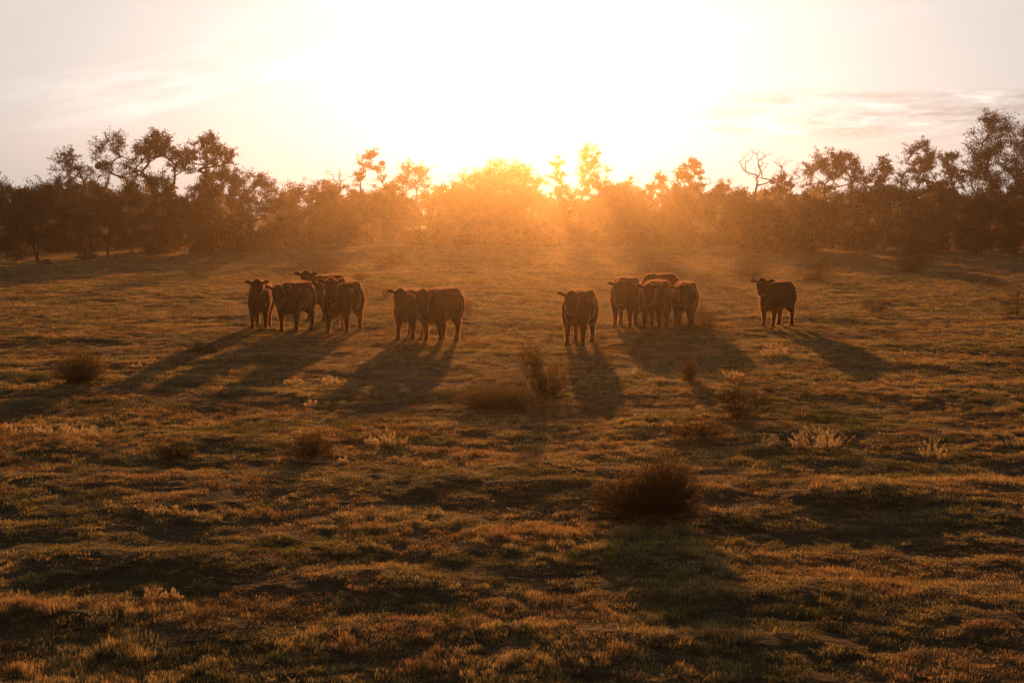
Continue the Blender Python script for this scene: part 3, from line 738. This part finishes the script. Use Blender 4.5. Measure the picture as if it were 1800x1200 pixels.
def make_weed(label, px, py, hpx, wpx, seed, group='pale weeds in the grass'):
    """silvery weed: upright leafy spikes that catch the low sun"""
    g = np.random.default_rng(seed); x, y = px_ground(px, py); z = tz(x, y); mp = y / F
    H = hpx * mp; W = wpx * mp
    root = empty('pale_weed', (x, y, z - .01)); tag(root, label, 'weed', group)
    n = int(np.clip(wpx / 2.0, 6, 44)); segs = []; C = []
    for i in range(n):
        bx = g.uniform(-.5, .5) * W; by = g.uniform(-.5, .5) * W * .5
        h = H * g.uniform(.45, 1.05) * (1 - .45 * abs(bx) / (W / 2 + 1e-6)); le = g.normal(0, .28, 2) * h + [bx * .25, by * .2]
        p = np.array([bx, by, 0.]); q = p + [le[0] * .35, le[1] * .35, h * .55]; t = p + [le[0], le[1], h]
        r = mp * .5
        segs.append([*p, r, *q, r * .8]); segs.append([*q, r * .8, *t, r * .5])
        k = 56; f = g.uniform(.12, 1, (k, 1)); pts = np.where(f < .55, p + (q - p) * f / .55, q + (t - q) * (f - .55) / .45)
        C.append(pts + g.normal(0, mp * 1.3, (k, 3)))
    V, Q = tubes(segs, 4); obj('stems', np_mesh('stems', V, Q, M['pale_leaf']), root)
    V, Q = leaf_quads(np.concatenate(C), mp * 2.1, g, 2.2); obj('foliage', np_mesh('foliage', V, Q, M['pale_leaf']), root)
WEEDS = [
 (1362, 628, 26, 46, 'bright pale weed clump in front of the lone cow on the right'),
 (1290, 672, 18, 28, 'small pale weed topping the see-through shrub'),
 (1437, 790, 46, 86, 'largest bright pale weed clump, right middle of the field'),
 (1343, 794, 22, 18, 'small pale weed, left one of two beside the largest clump'),
 (1362, 786, 28, 20, 'pale weed leaning right, next to the largest clump'),
 (1638, 804, 36, 36, 'pale weed with one tall spike in the right grass'),
 (112, 764, 22, 92, 'long row-like pale weed patch near the left edge'),
 (15, 758, 20, 22, 'pale weed touching the left edge of the photo'),
 (158, 774, 14, 26, 'small pale weed below the long left patch'),
 (684, 790, 24, 62, 'pale arching weed clump in the middle left of the field'),
 (650, 788, 28, 12, 'narrow pale weed spike left of the arching clump'),
 (578, 674, 24, 34, 'pale weed between the shadows of the left herd and the paired cattle'),
 (514, 670, 14, 26, 'small pale weed on the edge of the left herd shadow'),
 (548, 710, 20, 20, 'loose pale weed below the left herd shadows'),
 (276, 910, 26, 40, 'row of short pale spikes in the lower left grass'),
 (312, 911, 18, 22, 'short pale weed right of the row of spikes'),
 (340, 914, 18, 14, 'lone pale weed tuft at the right end of the spikes'),
 (272, 1050, 34, 34, 'curved pale weed spikes at the lower left'),
 (304, 1050, 30, 26, 'branching pale weed beside the curved spikes'),
 (242, 647, 16, 14, 'tiny pale weed right of the dark dome shrub'),
 (1555, 678, 12, 8, 'tiny pale sprig past the end of the lone cow shadow'),
 (500, 886, 14, 12, 'tiny lit leaf rosette in the lower left middle'),
 (1125, 657, 16, 22, 'pale weed beside the right herd shadows'),
 (605, 820, 18, 16, 'pale weed right below the rust coloured shrub'),
 (476, 1198, 24, 14, 'pale weed spike cut by the bottom edge, left one'),
 (516, 1198, 18, 14, 'pale weed spike cut by the bottom edge, right one'),
 (710, 690, 14, 14, 'dim pale weed inside the shadow of the paired cattle'),
 (1650, 700, 12, 10, 'faint pale sprig in the right grass above the spiked weed'),
]
for i, (px, py, h, w, lab) in enumerate(WEEDS): make_weed(lab, px, py, h, w, 500 + i)

def stick(label, px, py, lpx, ang, seed):
    g = np.random.default_rng(seed); x, y = px_ground(px, py); L = lpx * y / F
    pts = [(x + (t - .5) * L * math.cos(ang), y + (t - .5) * L * math.sin(ang) + g.normal(0, .006)) for t in np.linspace(0, 1, 7)]
    P = [(a - x, b - y, tz(a, b) - tz(x, y) + .045) for a, b in pts]
    segs = [[*P[i], .009 - .001 * i, *P[i + 1], .008 - .001 * i] for i in range(6)]
    V, Q = tubes(segs, 6)
    tag(obj('fallen_stick', np_mesh('fallen_stick', V, Q, M['pale_bark'], smooth=True), loc=(x, y, tz(x, y))), label, 'stick', 'pale sticks in the foreground')
stick('long pale stick lying in the centre foreground grass', 915, 1030, 42, -.1, 1)
stick('short pale stick left of the long one', 784, 1025, 20, .2, 2)
stick('short pale stick in the shade below the biggest shrub', 1140, 959, 14, .5, 3)

# ------------------------------------------------------------------ cattle
def ico(n=2):
    import bmesh
    bm = bmesh.new(); bmesh.ops.create_icosphere(bm, subdivisions=n, radius=1)
    V = np.array([v.co[:] for v in bm.verts]); Fc = np.array([[v.index for v in f.verts] for f in bm.faces]); bm.free()
    return V, Fc
ICO = ico(2)
def rotz(a): c, s = math.cos(a), math.sin(a); return np.array([[c, -s, 0], [s, c, 0], [0, 0, 1.]])
def rotx(a): c, s = math.cos(a), math.sin(a); return np.array([[1, 0, 0], [0, c, -s], [0, s, c]])
def roty(a): c, s = math.cos(a), math.sin(a); return np.array([[c, 0, s], [0, 1, 0], [-s, 0, c]])

def make_cow(label, px, py, hscale, heading, head_yaw, seed, head_z=1.30, head_pitch=.55, bulk=1.0, walk=0.0, graze=False, neck_side=0.0, dY=0.0):
    """head of the animal points to local -Y; heading turns the body, head_yaw the head (radians, + = to the photo's right)"""
    g = np.random.default_rng(seed)
    VV = []; FF = []; off = [0]
    def ell(c, r, rot=None):
        v = ICO[0] * np.array(r)
        if rot is not None: v = v @ rot.T
        VV.append(v + np.array(c)); FF.append(ICO[1] + off[0]); off[0] += len(v)
    def cap(p0, r0, p1, r1, fl=(1, 1, 1)):
        p0 = np.array(p0, float); p1 = np.array(p1, float); n = max(2, int(np.linalg.norm(p1 - p0) / (min(r0, r1) * .35)) + 1)
        for t in np.linspace(0, 1, n): ell(p0 + (p1 - p0) * t, np.array(fl) * (r0 + (r1 - r0) * t))
    b = bulk
    cap((0, -.44, .92), .345, (0, .44, .96), .330, (b, 1.0, 1.10)); ell((0, -.02, .88), (.375 * b, .72, .41))
    for s in (-1, 1):                                                             # flat topped back and square rump
        cap((s * .13 * b, -.40, 1.17), .125, (s * .17 * b, .50, 1.17), .125); cap((s * .17 * b, .50, 1.15), .12, (s * .12 * b, .80, 1.06), .11)
    ell((0, -.12, .80), (.31 * b, .58, .31))
    for s in (-1, 1):
        ell((s * .16 * b, -.42, .80), (.16, .25, .36)); ell((s * .19 * b, .55, .86), (.17, .27, .34))
        ell((s * .17 * b, .48, 1.20), (.08, .12, .07))                           # hip bones
    ell((0, -.36, 1.20), (.16, .36, .12)); ell((0, -.66, .74), (.20, .20, .24))      # withers, brisket
    ell((0, .30, 1.23), (.12, .52, .085)); ell((0, -.52, .62), (.11, .22, .16))
    # neck and head
    poll = np.array([neck_side, -.98, head_z])
    if graze: poll = np.array([neck_side, -1.15, .55])
    nb = np.array([0, -.50, .98]); nt = np.array([0, -.55, 1.10])
    cap(nb, .30, poll * .75 + nb * .25 + [0, 0, -.10], .21, (.85, 1, 1.1)); cap(nt, .22, poll + [0, .06, -.04], .155, (.9, 1, 1))
    Rh = rotz(head_yaw) @ rotx(head_pitch)         # local head axis -Y, pitched down
    hs = 1.12
    def hp(v): return poll + Rh @ (np.array(v, float) * hs)
    def hell(c, r, rot=np.eye(3)): ell(hp(c), np.array(r) * hs, Rh @ rot)
    hell((0, -.02, 0), (.150, .16, .145)); hell((0, -.16, -.01), (.135, .18, .13)); hell((0, -.28, -.015), (.105, .16, .11))
    hell((0, -.38, -.02), (.105, .09, .095)); hell((0, -.14, -.09), (.11, .17, .09)); hell((0, 0, .11), (.085, .08, .07))
    for s in (-1, 1):
        hell((s * .12, -.10, .05), (.035, .05, .035))                             # brows
        ell(hp((s * .15, .02, .05)), (.05, .04, .045), Rh)
        for t in np.linspace(0, 1, 7):                                            # ears, leaf shaped
            w = .034 + .056 * math.sin(math.pi * min(1, t * .80 + .16))
            ell(hp((s * (.16 + .135 * t), .03 + .04 * t, .055 - .015 * t + .02 * math.sin(3 * t))), (.036, .019, w), Rh)
    # legs
    fl = [g.uniform(-.12, .12) + walk * k for k in (1, -1)]; hl = [g.uniform(-.11, .11) - walk * k for k in (1, -1)]
    hoofs = []
    for s, d in zip((-1, 1), fl):
        x0 = s * .20 * b
        cap((x0 * .95, -.48, .74), .155, (x0, -.49 + d * .4, .44), .082); cap((x0, -.49 + d * .4, .44), .082, (x0, -.48 + d * .6, .36), .074)
        cap((x0, -.48 + d * .6, .36), .070, (x0 * 1.02, -.49 + d, .12), .050); cap((x0 * 1.02, -.49 + d, .12), .058, (x0 * 1.03, -.52 + d, .05), .066)
        hoofs.append((x0 * 1.03, -.535 + d))
    for s, d in zip((-1, 1), hl):
        x0 = s * .20 * b
        cap((x0 * .9, .52, .82), .21, (x0 * 1.05, .42 + d * .3, .60), .155); cap((x0 * 1.05, .42 + d * .3, .60), .145, (x0, .64 + d * .7, .41), .080)
        cap((x0, .64 + d * .7, .41), .072, (x0, .60 + d, .13), .052); cap((x0, .60 + d, .13), .06, (x0, .57 + d, .05), .066)
        hoofs.append((x0, .555 + d))
    sw = g.uniform(-.05, .05)
    cap((0, .82, 1.16), .045, (sw * .3, .90, 1.02), .035); cap((sw * .3, .90, 1.02), .033, (sw, .91, .62), .026); cap((sw, .91, .62), .03, (sw * 1.2, .90, .42), .045)
    tmp = bpy.data.objects.new('tmp', np_mesh('tmp', np.concatenate(VV), np.concatenate(FF), M['cow'])); col.objects.link(tmp)
    rm = tmp.modifiers.new('r', 'REMESH'); rm.mode = 'VOXEL'; rm.voxel_size = .021
    sm = tmp.modifiers.new('s', 'SMOOTH'); sm.factor = .6; sm.iterations = 9
    dg = bpy.context.evaluated_depsgraph_get(); me = bpy.data.meshes.new_from_object(tmp.evaluated_get(dg)); me.name = 'cow_body'
    bpy.data.objects.remove(tmp)
    me.materials.clear(); me.materials.append(M['cow']); me.polygons.foreach_set('use_smooth', np.ones(len(me.polygons), bool)); me.update()
    x, y = px_ground(px, py); y += dY; z = tz(x, y)
    root = empty('cow', (x, y, z - .015), -heading); root.scale = (hscale,) * 3; tag(root, label, 'cow', 'dark cattle standing in the pasture')
    obj('body', me, root)
    for hx, hy in hoofs:
        V, Q = [], []
        prof = [(.0, .070, .085), (.03, .070, .082), (.075, .056, .062), (.08, .02, .02)]
        for zz, rx, ry in prof:
            for a in np.linspace(0, 2 * np.pi, 13)[:-1]: V.append((rx * math.cos(a), ry * math.sin(a) - zz * -.25, zz))
        for i in range(3):
            for j in range(12): Q.append((i * 12 + j, i * 12 + (j + 1) % 12, (i + 1) * 12 + (j + 1) % 12, (i + 1) * 12 + j))
        obj('hoof', np_mesh('hoof', np.array(V), np.array(Q), M['hoof'], smooth=True), root, (hx, hy, 0))
    for s in (-1, 1):
        p = hp((s * .128, -.15, .03)); obj('eye', np_mesh('eye', ICO[0] * .02 + p, ICO[1], M['eye'], smooth=True), root)
        c = []
    # short winter coat: fine hairs that catch the light from behind
    nf = len(me.polygons); ctr = np.zeros(nf * 3); nrm = np.zeros(nf * 3)
    me.polygons.foreach_get('center', ctr); me.polygons.foreach_get('normal', nrm); ctr = ctr.reshape(-1, 3); nrm = nrm.reshape(-1, 3)
    k = 64000; away = np.flatnonzero(nrm[:, 1] * math.cos(heading) - nrm[:, 0] * math.sin(heading) > -.12)   # the sun-side coat
    q = away[g.integers(0, len(away), k)]; c = ctr[q] + g.normal(0, .008, (k, 3)); nn = nrm[q]
    d = nn * .8 + g.normal(0, .3, (k, 3)); d[:, 2] -= .5; d[:, 1] += .35; d /= np.linalg.norm(d, axis=1)[:, None]
    L = g.uniform(.014, .036, (k, 1)); e = np.cross(d, g.normal(0, 1, (k, 3))); e /= np.linalg.norm(e, axis=1)[:, None]
    V = np.stack((c - e * .0022, c + e * .0022, c + d * L + nn * L * .1), 1).reshape(-1, 3)
    obj('coat_hair', np_mesh('coat_hair', V, np.arange(k * 3).reshape(-1, 3), M['fur']), root)
    return root
# heading > 0 turns the hindquarters to the photo's right
COWS = [
 # label, px, feet y, scale, heading, head_yaw, kwargs
 ('slim dark cow facing straight on at the far left end of the left group', 459, 576, 1.0, -.08, .0, dict(head_z=1.25, bulk=.86)),
 ('dark cow second from the left, its ear pointing at the slim one', 519, 581, 1.02, .24, -.1, dict(head_z=1.12, head_pitch=.75, neck_side=-.06)),
 ('dark cow half hidden behind the left group, its raised head looking left over a back', 573, 565, 1.02, .46, -.1, dict(head_z=1.30, head_pitch=.4)),
 ('large dark cow with both ears spread, rightmost of the left group', 604, 580, 1.10, .18, .0, dict(head_z=1.26, head_pitch=.6, bulk=1.06)),
 ('dark cow partly behind its neighbour, left one of the pair', 722, 591, .98, .2, -.0, dict(head_z=1.22, bulk=.93)),
 ('dark cow standing nearly side on, right one of the pair, nose tucked to its neighbour', 775, 596, 1.04, .40, -.1, dict(head_z=1.17, head_pitch=.7, bulk=1.0)),
 ('lone dark cow facing the camera just right of the centre, nearest of the herd', 1018, 602, 1.02, .24, -.05, dict(head_z=1.18, head_pitch=.7)),
 ('dark cow with its head held low against its chest, left one of the right-hand group', 1099, 572, 1.08, .22, .0, dict(head_z=1.10, head_pitch=.9, bulk=1.0)),
 ('cow behind the right-hand group of which little more than the rounded back shows', 1158, 560, 1.05, .62, .0, dict(graze=True, head_pitch=1.0)),
 ('dark cow in the middle of the right-hand group, in front of the rounded back', 1152, 575, 1.05, .28, -.1, dict(head_z=1.12, head_pitch=.8)),
 ('smaller dark cow with one ear out, right one of the right-hand group', 1203, 573, .98, .22, -.1, dict(head_z=1.12, head_pitch=.8, bulk=.93)),
 ('lone young dark cow with lifted head, farthest right of all', 1365, 573, .98, .62, -.0, dict(head_z=1.27, head_pitch=.5, bulk=.88, walk=.05)),
]
for i, (lab, px, py, s, hd, hy, kw) in enumerate(COWS):
    make_cow(lab, px, py, s, hd, (hd - math.atan((px - 900) / F)) * .85 - hy if not kw.get('graze') else 0, 900 + i, **kw)

# ------------------------------------------------------------------ haze: closed box of even thin air, added partly to imitate lens glare
def haze():
    x0, x1, y0, y1, z0, z1 = -330, 330, -60, 330, -1.5, 19.5
    V = np.array([(a, b, c) for a in (x0, x1) for b in (y0, y1) for c in (z0, z1)])
    Q = np.array([(0, 1, 3, 2), (4, 6, 7, 5), (0, 4, 5, 1), (2, 3, 7, 6), (0, 2, 6, 4), (1, 5, 7, 3)])
    m = bpy.data.materials.new('haze'); m.use_nodes = True; nt = m.node_tree; nt.nodes.clear()
    out = nt.nodes.new('ShaderNodeOutputMaterial'); v = nt.nodes.new('ShaderNodeVolumePrincipled')
    v.inputs['Color'].default_value = (.68, .575, .475, 1); v.inputs['Density'].default_value = .00040
    v.inputs['Anisotropy'].default_value = .905
    nt.links.new(v.outputs[0], out.inputs['Volume'])
    o = obj('haze', np_mesh('haze', V, Q, m)); tag(o, 'golden evening haze, partly a stand-in for lens glare, over pasture and wood', 'haze', kind='stuff')
haze()
